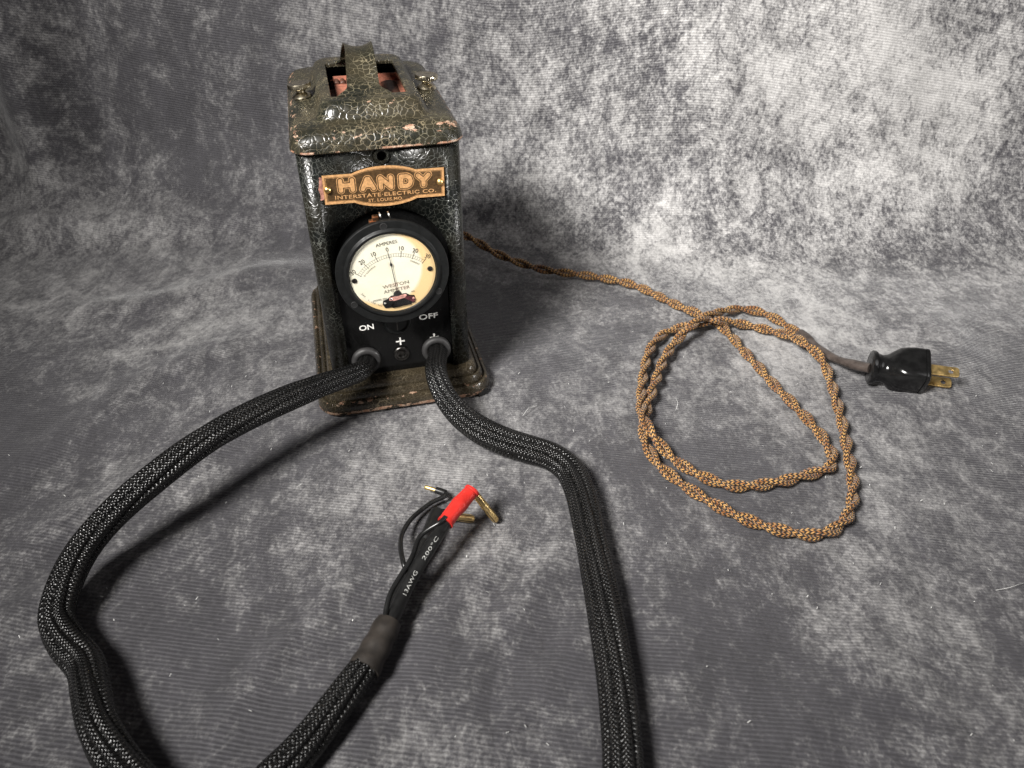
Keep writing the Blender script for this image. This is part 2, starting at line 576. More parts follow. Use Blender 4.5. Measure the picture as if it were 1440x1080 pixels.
def make_backdrop():
    xs = np.concatenate([np.linspace(-1.7, -0.85, 45), np.linspace(-0.845, 1.0, 420), np.linspace(1.02, 1.8, 40)])
    nx, ns = len(xs), 420
    # denser sampling of arc length around the visible part
    S = np.linspace(-0.62, 0.95, ns)          # 0 = start of the curve, negative = floor
    X, SS = np.meshgrid(xs, S)
    y0 = 0.150 - 0.055 * sstep(0.06, 0.30, X) - 0.02 * sstep(-0.2, -0.5, X)
    R = 0.115
    ang_max = math.radians(82)
    arc = R * ang_max
    th = np.clip(SS / R, 0, ang_max)
    Y = np.where(SS < 0, y0 + SS, y0 + R * np.sin(th))
    Z = np.where(SS < 0, 0.0, R * (1 - np.cos(th)))
    ex = np.clip(SS - arc, 0, None)
    Y = Y + ex * math.cos(ang_max)
    Z = Z + ex * math.sin(ang_max)
    NY, NZ = -np.sin(th), np.cos(th)
    D = np.zeros_like(X)
    flat = 1 - sstep(-0.03, 0.06, SS)
    for r in [(0.045, -0.313, 0.103, -0.200, 0.010, 0.0022), (0.073, -0.319, 0.120, -0.205, 0.011, 0.0024),
              (0.098, -0.330, 0.135, -0.24, 0.009, 0.0015), (-0.172, -0.21, -0.083, -0.085, 0.013, 0.0026),
              (-0.22, -0.135, -0.125, 0.01, 0.016, 0.003), (-0.03, -0.318, 0.0, -0.23, 0.011, 0.002),
              (-0.19, -0.30, -0.10, -0.20, 0.014, 0.0018), (0.22, -0.34, 0.30, -0.24, 0.02, 0.002),
              (0.36, -0.10, 0.46, 0.02, 0.025, 0.003), (-0.26, 0.05, -0.10, 0.12, 0.02, 0.004),
              (0.02, -0.335, 0.06, -0.25, 0.008, 0.0014), (0.17, -0.30, 0.19, -0.22, 0.012, 0.0012)]:
        D += seg_ridge(X, Y, *r) * flat
    # broad drape folds on the hanging part, strongest at the left
    wall = sstep(0.02, 0.16, SS)
    left = sstep(-0.20, -0.31, X)
    Xs = X + 0.12 * (SS - 0.12) * left + 0.01 * np.sin(SS * 14)
    D += wall * left * (0.030 * np.exp(-((Xs + 0.352) / 0.030) ** 2) - 0.020 * np.exp(-((Xs + 0.292) / 0.028) ** 2)
                        + 0.040 * np.exp(-((Xs + 0.47) / 0.05) ** 2) - 0.02 * np.exp(-((Xs + 0.405) / 0.025) ** 2))
    D += wall * 0.004 * np.sin(X * 19 + 1.1 * np.sin(SS * 9)) + wall * 0.003 * np.sin(X * 41 + SS * 13)
    # crease where the cloth meets the floor at the left
    D += 0.010 * np.exp(-((SS - 0.055 - 0.03 * (X + 0.3)) / 0.02) ** 2) * sstep(-0.08, -0.22, X)
    # gentle unevenness
    U = np.zeros_like(X)
    for i in range(ns):
        for j in range(0, nx):
            U[i, j] = mnoise.noise(Vector((xs[j] * 9, S[i] * 9, 0.3))) * 0.0016 + mnoise.noise(Vector((xs[j] * 30, S[i] * 22, 4.3))) * 0.0007
    D += U - 0.0006
    Yv = Y + NY * D
    Zv = Z + NZ * D
    # keep it level under the charger
    foot = np.exp(-(((X - 0.0) / 0.085) ** 4 + ((Y + 0.0) / 0.11) ** 4))
    Zv = np.where(SS < 0.01, Zv * (1 - foot) - 0.0004 * foot, Zv)
    verts = np.stack([X, Yv, Zv], -1).reshape(-1, 3)
    idx = np.arange(nx * ns).reshape(ns, nx)
    F = np.stack([idx[:-1, :-1], idx[:-1, 1:], idx[1:, 1:], idx[1:, :-1]], -1).reshape(-1, 4)
    me = bpy.data.meshes.new('backdrop')
    me.from_pydata(verts.tolist(), [], F.tolist())
    Vc = (SS + y0).reshape(-1)
    uvs = np.stack([X.reshape(-1), Vc], -1)[F.reshape(-1)]
    l = me.uv_layers.new(name='UVMap')
    l.data.foreach_set('uv', uvs.astype(np.float32).ravel())
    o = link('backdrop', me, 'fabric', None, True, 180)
    o['kind'] = 'structure'
    return o


make_backdrop()

# ------------------------------------------------------------------ charger
CH = bpy.data.objects.new('battery_charger', None)
COL.objects.link(CH)
CH.rotation_euler = (0, 0, 0.2344)
CH['label'] = 'antique black crackle-painted battery charger box with brass HANDY nameplate and round ammeter'
CH['category'] = 'battery charger'
XC = 0.002
YF = -0.0765            # front sheet
YP = -0.0732            # inner black panel

# --- base
def L3(w, d, r, z, cx=XC, cy=0.0):
    return [(x, y, z) for x, y in rr(w, d, r, cx, cy)]


bW, bD = 0.1205, 0.1815
levels = [(-0.010, 0.0022), (-0.001, 0.0022), (0.0, 0.0030), (0.0002, 0.0058), (-0.0008, 0.0084), (-0.0030, 0.0104), (-0.0058, 0.0106), (-0.0080, 0.0096), (-0.0088, 0.0094),
          (-0.0092, 0.0110), (-0.0098, 0.0134), (-0.0116, 0.0152), (-0.0142, 0.0154), (-0.0160, 0.0144), (-0.0166, 0.0143), (-0.0170, 0.0164),
          (-0.0180, 0.0190), (-0.0198, 0.0206), (-0.0226, 0.0208), (-0.0260, 0.0213)]
base = loft('base', [L3(bW + e, bD + e * 1.0, max(0.004, 0.0165 + e * 0.45), z) for e, z in levels], 'base', CH, True, True)
# dark floor plate under the rim and four pads
loft('bottom_plate', [L3(0.1130, 0.174, 0.012, -0.0002), L3(0.1150, 0.176, 0.012, 0.0008), L3(0.1150, 0.176, 0.012, 0.0021)], 'dark', CH, True, True)
# small bracket that shows at the right front of the rim
pyd('corner_foot', [(x, y, z) for z in (-0.0002, 0.0046) for x, y in ((0.052, -0.089), (0.0585, -0.0865), (0.0600, -0.078), (0.054, -0.076))],
    [(0, 1, 2, 3), (4, 5, 6, 7), (0, 1, 5, 4), (1, 2, 6, 5), (2, 3, 7, 6), (3, 0, 4, 7)], 'dark', CH, False)

# --- body
BW, BD, BR = 0.0955, 0.1530, 0.0085
Z0, Z1 = 0.0212, 0.1835


def make_body():
    bm = bmesh.new()
    xl, xr = XC - BW / 2 + BR, XC + BW / 2 - BR
    ox0, ox1, ccx, ccz, cr = -0.0338, 0.0372, 0.0017, 0.1042, 0.0372
    out = [(xl, Z0)]
    out.append((ox0, Z0))
    a0 = math.acos((ox0 - ccx) / cr)
    a1 = math.acos((ox1 - ccx) / cr)
    za, zb = ccz - cr * math.sin(a0), ccz - cr * math.sin(a1)
    angs = np.linspace(2 * PI - a0, -(a1), 60)
    pts = [(ccx + cr * math.cos(a), ccz + cr * math.sin(a)) for a in angs]
    # a0 measured below the centre line: go from lower left over the top to lower right
    out += pts
    out.append((ox1, Z0))
    out += [(xr, Z0), (xr, Z1), (xl, Z1)]
    vs = [bm.verts.new((x, YF, z)) for x, z in out]
    ed = [bm.edges.new((vs[i], vs[(i + 1) % len(vs)])) for i in range(len(vs))]
    hx, hz, hr = 0.0026, 0.1735, 0.0027
    hv = [bm.verts.new((hx + hr * math.cos(2 * PI * k / 24), YF, hz + 1.15 * hr * math.sin(2 * PI * k / 24))) for k in range(24)]
    ed += [bm.edges.new((hv[i], hv[(i + 1) % 24])) for i in range(24)]
    bmesh.ops.triangle_fill(bm, use_beauty=True, use_dissolve=False, edges=ed)
    # rest of the sheet
    cont = rr(BW, BD, BR, XC, YF + BD / 2, 8)
    # order starting after front right corner start ... walk all points, build strip, skip the front span
    n = len(cont)
    start = None
    for i, (x, y) in enumerate(cont):
        if abs(x - xr) < 1e-6 and abs(y - YF) < 1e-6:
            start = i
    # contour is counter-clockwise: front-right corner runs from the front (xr) to the side
    seq = [cont[(start + k) % n] for k in range(n)]
    lo = [bm.verts.new((x, y, Z0)) for x, y in seq]
    hi = [bm.verts.new((x, y, Z1)) for x, y in seq]
    for k in range(n - 1):
        bm.faces.new((lo[k], lo[k + 1], hi[k + 1], hi[k]))
    bmesh.ops.remove_doubles(bm, verts=bm.verts, dist=1e-6)
    bmesh.ops.recalc_face_normals(bm, faces=bm.faces)
    me = bpy.data.meshes.new('body')
    bm.to_mesh(me)
    bm.free()
    o = link('body', me, 'body', CH, True, 40)
    md = o.modifiers.new('sheet', 'SOLIDIFY')
    md.thickness = 0.0011
    md.offset = -1
    return o


body = make_body()

# --- inner black panel
panel = loft('front_panel', [[(x, YP, z), ] for x, z in []] or
             [[(-0.0405, YP, 0.0205), (0.0445, YP, 0.0205), (0.0445, YP, 0.148), (-0.0405, YP, 0.148)],
              [(-0.0405, YP + 0.002, 0.0205), (0.0445, YP + 0.002, 0.0205), (0.0445, YP + 0.002, 0.148), (-0.0405, YP + 0.002, 0.148)]],
             'panel', CH, True, True)
# backing behind the small screw hole
pyd('inner_bracket', [(-0.006, -0.0725, 0.166), (0.012, -0.0725, 0.166), (0.012, -0.0725, 0.181), (-0.006, -0.0725, 0.181)], [(0, 1, 2, 3)], 'dark', CH, False)
lathe('screw_hole_rim', [(0.0029, -0.0004), (0.0029, 0.0006), (0.0034, 0.0008), (0.0046, 0.0006), (0.0048, -0.0002)], 'body', CH, (0.0026, YF, 0.1735), (0, -1, 0), 28, None, 35, False)

yl = YP - 0.00025
front_text('lettering', 'ON', -0.0190, 0.0588, yl, 'white', panel, 0.0096, 0.0040, 0.03, offset=0.00005)
front_text('lettering', 'OFF', 0.0226, 0.0613, yl, 'white', panel, 0.0128, 0.0040, 0.02, offset=0.00005)
for (px, pz, v) in ((0.0022, 0.0447, True), (0.0254, 0.0443, True)):
    V, F = [], []
    for (x0, z0, x1, z1) in ((-0.0030, -0.00055, 0.0030, 0.00055), (-0.00055, -0.0030, 0.00055, 0.0030)):
        b = len(V)
        dy = 0.00003 * b / 4
        V += [(px + x0, yl - dy, pz + z0), (px + x1, yl - dy, pz + z0), (px + x1, yl - dy, pz + z1), (px + x0, yl - dy, pz + z1)]
        F.append((b, b + 1, b + 2, b + 3))
    pyd('plus_sign', V, F, 'white', panel, False)
# grommets
for gx, gz in ((-0.0219, 0.0335), (0.0262, 0.0348)):
    prof = []
    for k in range(25):
        a = -0.5 * PI + 2 * PI * k / 24
        prof.append((0.0078 + 0.0024 * math.cos(a), 0.0012 + 0.0026 * math.sin(a)))
    lathe('grommet', prof, 'rubber', panel, (gx, YP, gz), (0, -1, 0), 40, None, 80)
    lathe('cable_hole', [(0.0001, 0.0003), (0.0074, 0.0003), (0.0076, -0.0002)], 'dark', panel, (gx, YP, gz), (0, -1, 0), 32)
# jack socket
lathe('jack_socket', [(0.0054, 0.0), (0.0054, 0.0012), (0.0050, 0.0017), (0.0042, 0.0018), (0.0040, 0.0012), (0.0033, 0.0012), (0.0031, 0.0022), (0.0023, 0.0024), (0.0020, 0.0016), (0.0020, 0.0004), (0.0001, 0.0004)],
      'darksteel', panel, (0.0022, YP, 0.0350), (0, -1, 0), 36)
# switch bushing half hidden under the meter
lathe('switch_bushing', [(0.0092, 0.0), (0.0092, 0.0012), (0.0085, 0.0018), (0.0078, 0.0016), (0.0074, 0.0006), (0.0001, 0.0003)],
      'bakelite', panel, (0.0012, YP, 0.0605), (0, -1, 0), 40)
pyd('switch_slot', [(0.0008, YP - 0.0021, 0.0545), (0.0014, YP - 0.0021, 0.0545), (0.0014, YP - 0.0021, 0.0665), (0.0008, YP - 0.0021, 0.0665)], [(0, 1, 2, 3)], 'darksteel', panel, False)
# dust specks on the panel
random.seed(3)
V, F = [], []
for k in range(90):
    x = random.uniform(-0.032, 0.036)
    z = random.uniform(0.024, 0.072)
    r = random.uniform(0.00008, 0.0002)
    b = len(V)
    for q in range(5):
        a = 2 * PI * q / 5 + k
        V.append((x + r * math.cos(a), YP - 0.0002, z + r * math.sin(a)))
    F.append(tuple(range(b, b + 5)))
ds = pyd('dust', V, F, 'rubber', panel, False)
ds['kind'] = 'stuff'

# --- nameplate
NPX, NPZ, NPR = 0.0026, 0.1556, -0.022


def npt(u, v, y=0.0):
    c, s = math.cos(NPR), math.sin(NPR)
    return (NPX + u * c - v * s, y, NPZ + u * s + v * c)


def plate_outline(inset):
    hw, hh, bulge = 0.0357 - inset, 0.0089 - inset, 0.0124 - inset
    bw = 0.0185
    top = []
    n = 28
    for k in range(n + 1):
        u = -bw + 2 * bw * k / n
        t = max(0.0, 1 - (u / bw) ** 2)
        v = hh + (bulge - hh) * (t ** 0.85)
        top.append((u, v))
    r = 0.0006
    pts = [(-hw, -hh), (-hw, hh)] + top + [(hw, hh), (hw, -hh)] + [(u, -v) for u, v in top[::-1]]
    return pts


def plate_loop(inset, y):
    return [npt(u, v, y) for u, v in plate_outline(inset)]


plate = loft('nameplate', [plate_loop(0, YF - 0.0001), plate_loop(0, YF - 0.0007), plate_loop(0.0005, YF - 0.0007)], 'plate', CH, True, True)
loft('border', [plate_loop(0.0001, YF - 0.00072), plate_loop(0.0002, YF - 0.00105), plate_loop(0.0014, YF - 0.00105), plate_loop(0.0015, YF - 0.00072)], 'plate_raised', plate)
loft('border_line', [plate_loop(0.0018, YF - 0.00072), plate_loop(0.0018, YF - 0.0008), plate_loop(0.0020, YF - 0.0008), plate_loop(0.0020, YF - 0.00072)], 'plate_raised', plate)
HW, HH = 0.0103, 0.0059
LET = {
    'H': ([[(-.5, -.5), (-.5, .5)], [(.5, -.5), (.5, .5)], [(-.5, 0), (.5, 0)]], 0.0068),
    'A': ([[(-.5, -.5), (-.06, .5), (.06, .5), (.5, -.5)], [(-.33, -.14), (.33, -.14)]], 0.0064),
    'N': ([[(-.5, -.5), (-.5, .5), (.5, -.5), (.5, .5)]], 0.0061),
    'D': ([[(-.5, -.5), (-.5, .5), (.12, .5), (.4, .34), (.5, 0), (.4, -.34), (.12, -.5), (-.5, -.5)]], 0.0056),
    'Y': ([[(-.5, .5), (0, -.02), (.5, .5)], [(0, -.02), (0, -.5)]], 0.0064),
}
hx = {'H': -0.0222, 'A': -0.0098, 'N': 0.0007, 'D': 0.0126, 'Y': 0.0230}
hzv = 0.0022
for ch, (st, w) in LET.items():
    sts = [[(hx[ch] + x * w, hzv + y * HH + (0.0006 if False else 0)) for x, y in s] for s in st]
    for nm, wd, yy, mt in (('letter_outline', 0.00222, YF - 0.00090, 'plate_raised'), ('letter_gap', 0.00182, YF - 0.00097, 'plate'), ('letter', 0.00126, YF - 0.00106, 'plate_raised')):
        V, F = stroke_ribbon(sts, wd)
        o = pyd(nm, [npt(u, v, yy - 0.000004 * i / max(1, len(V))) for i, (u, v) in enumerate(V)], F, mt, plate, False)
front_text('lettering', 'INTERSTATE\u00b7ELECTRIC CO.', *[npt(0.0004, -0.0049)[i] for i in (0, 2)], YF - 0.00090, 'plate_raised', plate, 0.0598, 0.0023, NPR, offset=0.00006, spacing=1.1)
front_text('lettering', 'ST. LOUIS,MO.', *[npt(0.0000, -0.0083)[i] for i in (0, 2)], YF - 0.00090, 'plate_raised', plate, 0.0206, 0.0023, NPR, offset=0.00005, spacing=1.05)
for u in (-0.0332, 0.0330):
    p = npt(u, 0.0002)
    lathe('rivet', [(0.0021, 0.0), (0.0020, 0.0007), (0.0015, 0.0013), (0.0007, 0.0016), (0.0001, 0.0017)], 'brass', plate, (p[0], YF - 0.0009, p[2]), (0, -1, 0), 20)
# bare patch of primer at the left end of the plate
V = [npt(u, v, YF - 0.00015) for u, v in ((-0.0350, 0.0075), (-0.0372, 0.0078), (-0.0376, 0.0040), (-0.0384, 0.0005), (-0.0376, -0.0030), (-0.0380, -0.0062), (-0.0364, -0.0060), (-0.0350, -0.0048))]
pyd('chipped_patch', V, [tuple(range(8))], simple('primer_patch', rgb(0.36, 0.17, 0.13), 0.6, 0, 0.4, 500), CH, False)

# --- ammeter
MX, MZ = 0.0012, 0.1036
YM = -0.0888
MR = 0.0350
MROT = math.radians(5)


def mpt(r, a):
    return (MX + r * math.cos(a), MZ + r * math.sin(a))


flange_prof = [(0.0300, -0.0300), (0.0300, -0.0034), (0.0343, -0.0034), (MR, -0.0028), (MR, -0.0006), (0.0346, 0.0), (0.0302, 0.0), (0.0298, 0.0003), (0.0294, 0.0009),
               (0.0288, 0.0014), (0.0280, 0.0014), (0.0273, 0.0011), (0.0271, 0.0004), (0.0270, 0.0000), (0.0265, -0.0004), (0.0265, -0.0016)]
# y grows away from the viewer: axis points to the front
meter = lathe('ammeter', flange_prof, 'bakelite', CH, (MX, YM, MZ), (0, -1, 0), 96, None, 30)
for a in (95, 215, 330):
    px, pz = mpt(0.0318, math.radians(a))
    lathe('screw_hole', [(0.0019, -0.0001), (0.0019, 0.00025), (0.0015, 0.00025), (0.0014, 0.0001), (0.0001, 0.0001)], 'dark', meter, (px, YM, pz), (0, -1, 0), 20)
    V, F = [], []
    lathe('hole_edge', [(0.0018, 0.0), (0.0019, 0.0003), (0.0021, 0.0003), (0.0022, 0.0)], 'rubber', meter, (px, YM, pz), (0, -1, 0), 24, None, 35, False)
YD = YM + 0.0006
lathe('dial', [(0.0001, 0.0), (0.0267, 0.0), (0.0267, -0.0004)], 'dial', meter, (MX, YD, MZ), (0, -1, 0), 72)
lathe('glass', [(0.0267, 0.0), (0.0150, 0.0001), (0.0001, 0.00015)], 'glass', meter, (MX, YM - 0.0011, MZ), (0, -1, 0), 64)
DR = math.radians(6.4)


def dpt(u, v):
    c, s = math.cos(DR), math.sin(DR)
    return (MX + u * c - v * s, MZ + u * s + v * c)


PIV = (-0.0002, -0.0156)
yd = YD - 0.00012


def quads(name, items, y, mat, parent):
    V, F = [], []
    for quad in items:
        b = len(V)
        for u, v in quad:
            x, z = dpt(u, v)
            V.append((x, y, z))
        F.append(tuple(range(b, b + len(quad))))
    return pyd(name, V, F, mat, parent, False)


def pol(r, a):      # a measured from the vertical, clockwise
    return (PIV[0] + r * math.sin(a), PIV[1] + r * math.cos(a))


AMAX = math.radians(46.5)
for i in range(-30, 31):
    a = AMAX * i / 30
    if i % 2 and i % 5:
        continue
    major = i % 10 == 0
    if not major and i % 2:
        continue
    w = 0.00016 if major else 0.00007
    r0, r1 = (0.0262, 0.0305) if major else (0.0268, 0.0288)
    d = (math.cos(a) * w, -math.sin(a) * w)
    p, q = pol(r0, a), pol(r1, a)
    quads('tick_mark', [[(p[0] - d[0], p[1] - d[1]), (p[0] + d[0], p[1] + d[1]), (q[0] + d[0], q[1] + d[1]), (q[0] - d[0], q[1] - d[1])]], yd, 'ink', meter)
for r in (0.0268, 0.0288):
    qs = []
    for k in range(60):
        a, b = -AMAX + 2 * AMAX * k / 60, -AMAX + 2 * AMAX * (k + 1) / 60
        qs.append([pol(r - 0.00006, a), pol(r - 0.00006, b), pol(r + 0.00006, b), pol(r + 0.00006, a)])
    quads('scale_arc', qs, yd + 0.00002, 'ink', meter)
for i in (-30, -20, -10, 0, 10, 20, 30):
    a = AMAX * i / 30
    u, v = pol(0.0322, a)
    x, z = dpt(u, v)
    front_text('numeral', str(abs(i)), x, z, yd, 'ink', meter, None, 0.0028, DR - a * 0.62, 0.0036, 0.00002)
x, z = dpt(0.0002, 0.0206)
front_text('lettering', 'AMPERES', x, z, yd, 'ink', meter, 0.0132, 0.0021, DR)
x, z = dpt(0, -0.0079)
front_text('lettering', 'WESTON', x, z, yd, 'faint', meter, 0.0166, 0.0022, DR)
x, z = dpt(0, -0.0114)
front_text('lettering', 'AMMETER', x, z, yd, 'faint', meter, 0.0166, 0.0022, DR)


def arc_text(body, r, a0, size, mat, inward=False, cx=PIV):
    """letters one by one along an arc round the point cx"""
    V, F = [], []
    adv = size * 0.78
    n = len(body)
    for k, chh in enumerate(body):
        if chh == ' ':
            continue
        v, f = text_geo(chh, size, 1.0, 0.00003)
        da = (k - (n - 1) / 2) * adv / r * (-1 if inward else 1)
        a = a0 + da
        u0, v0 = cx[0] + r * math.sin(a), cx[1] + r * math.cos(a)
        ro = -a + (PI if inward else 0) + DR
        x, z = dpt(u0, v0)
        b = len(V)
        V += [(x + p.x * math.cos(ro) - p.y * math.sin(ro), yd - p.z, z + p.x * math.sin(ro) + p.y * math.cos(ro)) for p in v]
        F += [tuple(b + i for i in ff) for ff in f]
    return fixn(pyd('lettering', V, F, mat, meter, False))


arc_text('DISCHARGE', 0.0248, math.radians(-33), 0.0014, 'faint')
arc_text('CHARGE', 0.0248, math.radians(37), 0.0014, 'faint')
arc_text('PAT. 1,328,402', 0.0236, math.radians(228), 0.0015, 'faint', True, (0, 0))
x, z = dpt(-0.0118, -0.0160)
front_text('lettering', 'MODEL 354', x, z, yd, 'faint', meter, 0.0085, 0.0011, DR)
x, z = dpt(0.0098, -0.0152)
front_text('lettering', 'NO.', x, z, yd, 'faint', meter, 0.0024, 0.0010, DR)
for u, v in ((-0.0240, 0.0006), (0.0230, -0.0022)):
    x, z = dpt(u, v)
    lathe('dial_screw', [(0.0017, 0.0), (0.0016, 0.0005), (0.0008, 0.0008), (0.0001, 0.0009)], 'darksteel', meter, (x, YD, z), (0, -1, 0), 18)
# needle with its diamond tip, floating above the card
na = math.radians(0.6)
ny = YD - 0.0009


def ndl(t, r):
    p = pol(r, na)
    return (p[0] + t * math.cos(na), p[1] - t * math.sin(na))


quads('needle', [[ndl(-0.00028, 0.0), ndl(0.00028, 0.0), ndl(0.00020, 0.0208), ndl(-0.00020, 0.0208)],
                 [ndl(0, 0.0202), ndl(0.00085, 0.0220), ndl(0, 0.0245), ndl(-0.00085, 0.0220)],
                 [ndl(-0.00016, 0.0240), ndl(0.00016, 0.0240), ndl(0.00012, 0.0290), ndl(-0.00012, 0.0290)]], ny, 'needle', meter)


def slab(name, poly, y0, y1, mat, parent, inset=0.0):
    a = []
    b = []
    cu = sum(p[0] for p in poly) / len(poly)
    cv = sum(p[1] for p in poly) / len(poly)
    for u, v in poly:
        x, z = dpt(u, v)
        a.append((x, y0, z))
        x, z = dpt(u + (cu - u) * inset, v + (cv - v) * inset)
        b.append((x, y1, z))
    return loft(name, [a, b], mat, parent, True, True)


slab('movement_cover', [(-0.0108, -0.0200), (-0.0100, -0.0172), (-0.0070, -0.0166), (-0.0046, -0.0150), (0.0052, -0.0153), (0.0072, -0.0172), (0.0100, -0.0180), (0.0104, -0.0210), (0.0094, -0.0232), (-0.0098, -0.0228)], YD, YD - 0.0006, 'bakelite', meter, 0.04)
slab('movement_cap', [(-0.0052, -0.0236), (-0.0060, -0.0212), (-0.0010, -0.0172), (0.0034, -0.0176), (0.0076, -0.0215), (0.0070, -0.0238)], YD - 0.0006, YD - 0.0010, 'panel', meter, 0.12)
slab('movement_side', [(0.0016, -0.0178), (0.0040, -0.0168), (0.0084, -0.0182), (0.0100, -0.0206), (0.0092, -0.0230), (0.0062, -0.0206)], YD - 0.0006, YD - 0.0009, 'wine', meter, 0.08)
slab('movement_bridge', [(-0.0062, -0.0176), (-0.0058, -0.0158), (0.0040, -0.0156), (0.0056, -0.0166), (0.0040, -0.0178), (-0.0030, -0.0184)], YD - 0.0006, YD - 0.0012, 'pink', meter, 0.06)
for u, v, m_ in ((-0.0092, -0.0190, 'steel'), (0.0090, -0.0196, 'pink'), (-0.0050, -0.0168, 'steel'), (0.0044, -0.0164, 'pink')):
    x, z = dpt(u, v)
    lathe('movement_screw', [(0.0008, 0.0), (0.0008, 0.0005), (0.0004, 0.0008), (0.0001, 0.0008)], m_, meter, (x, YD - 0.0006, z), (0, -1, 0), 14)
px, pz = dpt(PIV[0], PIV[1] + 0.0008)
lathe('pivot', [(0.0026, 0.0), (0.0024, 0.0006), (0.0012, 0.0010), (0.0001, 0.0010)], 'needle', meter, (px, YD, pz), (0, -1, 0), 24)


# terminals that show above the flange
def boxm(name, x0, x1, y0, y1, z0, z1, mat, parent, bev=0.0):
    bm = bmesh.new()
    bmesh.ops.create_cube(bm, size=1)
    for v in bm.verts:
        v.co = Vector(((x0 + x1) / 2 + v.co.x * (x1 - x0), (y0 + y1) / 2 + v.co.y * (y1 - y0), (z0 + z1) / 2 + v.co.z * (z1 - z0)))
    if bev:
        bmesh.ops.bevel(bm, geom=list(bm.edges), offset=bev, segments=2, affect='EDGES')
    me = bpy.data.meshes.new(name)
    bm.to_mesh(me)
    bm.free()
    return link(name, me, mat, parent)


boxm('terminal_block', -0.0072, -0.0034, -0.0825, -0.0785, 0.1335, 0.1392, 'copper', meter, 0.0003)
boxm('terminal_foot', -0.0095, -0.0050, -0.0828, -0.0790, 0.1335, 0.1368, 'copper', meter, 0.0003)
for tx in (-0.0024, 0.0028):
    lathe('terminal_lug', [(0.0012, 0.0), (0.0030, 0.0), (0.0030, 0.0007), (0.0012, 0.0007)], 'steel', meter, (tx, -0.0800, 0.1380), (1, 0, 0.25), 20)

# --- lid
LCX, LCY = 0.0019, 0.0022
LW, LD = 0.1004, 0.1622


def LL(w, d, r, z, cx=LCX, cy=LCY):
    return [(x, y, z) for x, y in rr(w, d, r, cx, cy)]


lidl = [LL(LW - 0.004, LD - 0.004, 0.0105, 0.1815), LL(LW - 0.003, LD - 0.003, 0.011, 0.1790), LL(LW - 0.0005, LD - 0.0005, 0.012, 0.1781), LL(LW + 0.0004, LD + 0.0004, 0.0125, 0.1787),
        LL(LW - 0.0002, LD - 0.0002, 0.0122, 0.1800), LL(LW - 0.0010, LD - 0.0010, 0.0120, 0.1818), LL(LW - 0.0022, LD - 0.0022, 0.0118, 0.1838), LL(LW - 0.0044, LD - 0.0044, 0.0114, 0.1858), LL(LW - 0.0078, LD - 0.0078, 0.0110, 0.1877), LL(LW - 0.0118, LD - 0.0118, 0.0106, 0.1891),
        LL(LW - 0.0165, LD - 0.0165, 0.010, 0.1899), LL(0.0700, 0.1300, 0.011, 0.1903, 0.0018, 0.0), LL(0.0660, 0.1260, 0.0105, 0.1908, 0.0018, 0.0),
        LL(0.0632, 0.1228, 0.010, 0.1926, 0.0018, 0.0), LL(0.0612, 0.1204, 0.0095, 0.1956, 0.0018, 0.0), LL(0.0580, 0.1166, 0.009, 0.1983, 0.0018, 0.0), LL(0.0535, 0.1115, 0.0085, 0.1998, 0.0018, 0.0), LL(0.0505, 0.1080, 0.008, 0.2001, 0.0018, 0.0),
        LL(0.0450, 0.0812, 0.0012, 0.2002, 0.0015, -0.005), LL(0.0444, 0.0806, 0.0010, 0.1998, 0.0015, -0.005), LL(0.0444, 0.0806, 0.0010, 0.1980, 0.0015, -0.005), LL(0.0500, 0.0860, 0.0010, 0.1978, 0.0015, -0.005)]
lid = loft('lid', lidl, 'lid', CH, False, False, 35)


def make_handle():
    path = [(-0.0462, 0.2006), (-0.0410, 0.2012), (-0.0340, 0.2036), (-0.0260, 0.2082), (-0.0170, 0.2134), (-0.0100, 0.2162), (-0.0040, 0.2173), (0.0030, 0.2169), (0.0100, 0.2152),
            (0.0180, 0.2122), (0.0240, 0.2090), (0.0285, 0.2056), (0.0318, 0.2024), (0.0360, 0.2010)]
    P = spline([(0, y, z) for y, z in path], 0.0012)
    m = len(P)
    k = 11
    top, bot = [], []
    T = np.gradient(P, axis=0)
    T /= np.linalg.norm(T, axis=1)[:, None]
    for i in range(m):
        s = i / (m - 1)
        h = max(0.0, min(1.0, (P[i][2] - 0.2006) / 0.0165))
        w = 0.0098 - 0.0012 * h + 0.0060 * max(0, 1 - h / 0.12) ** 2
        nrm = np.array([0, -T[i][2], T[i][1]])
        cxm = -0.0012 + 0.0016 * h
        for j in range(k):
            t = -1 + 2 * j / (k - 1)
            lift = 0.0026 * (t * t) * h ** 0.7
            q = np.array([cxm + t * w, P[i][1], P[i][2]]) + nrm * lift
            top.append(q)
            bot.append(q - nrm * 0.0011)
    V = top + bot
    off = m * k
    F = []
    for i in range(m - 1):
        for j in range(k - 1):
            a, b, c, d = i * k + j, i * k + j + 1, (i + 1) * k + j + 1, (i + 1) * k + j
            F += [(a, b, c, d), (off + d, off + c, off + b, off + a)]
        for j in (0, k - 1):
            a, d = i * k + j, (i + 1) * k + j
            F.append((a, d, off + d, off + a) if j == 0 else (d, a, off + a, off + d))
    for j in range(k - 1):
        F += [(j + 1, j, off + j, off + j + 1), ((m - 1) * k + j, (m - 1) * k + j + 1, off + (m - 1) * k + j + 1, off + (m - 1) * k + j)]
    return fixn(pyd('handle', V, F, 'lid', lid, True, 50))


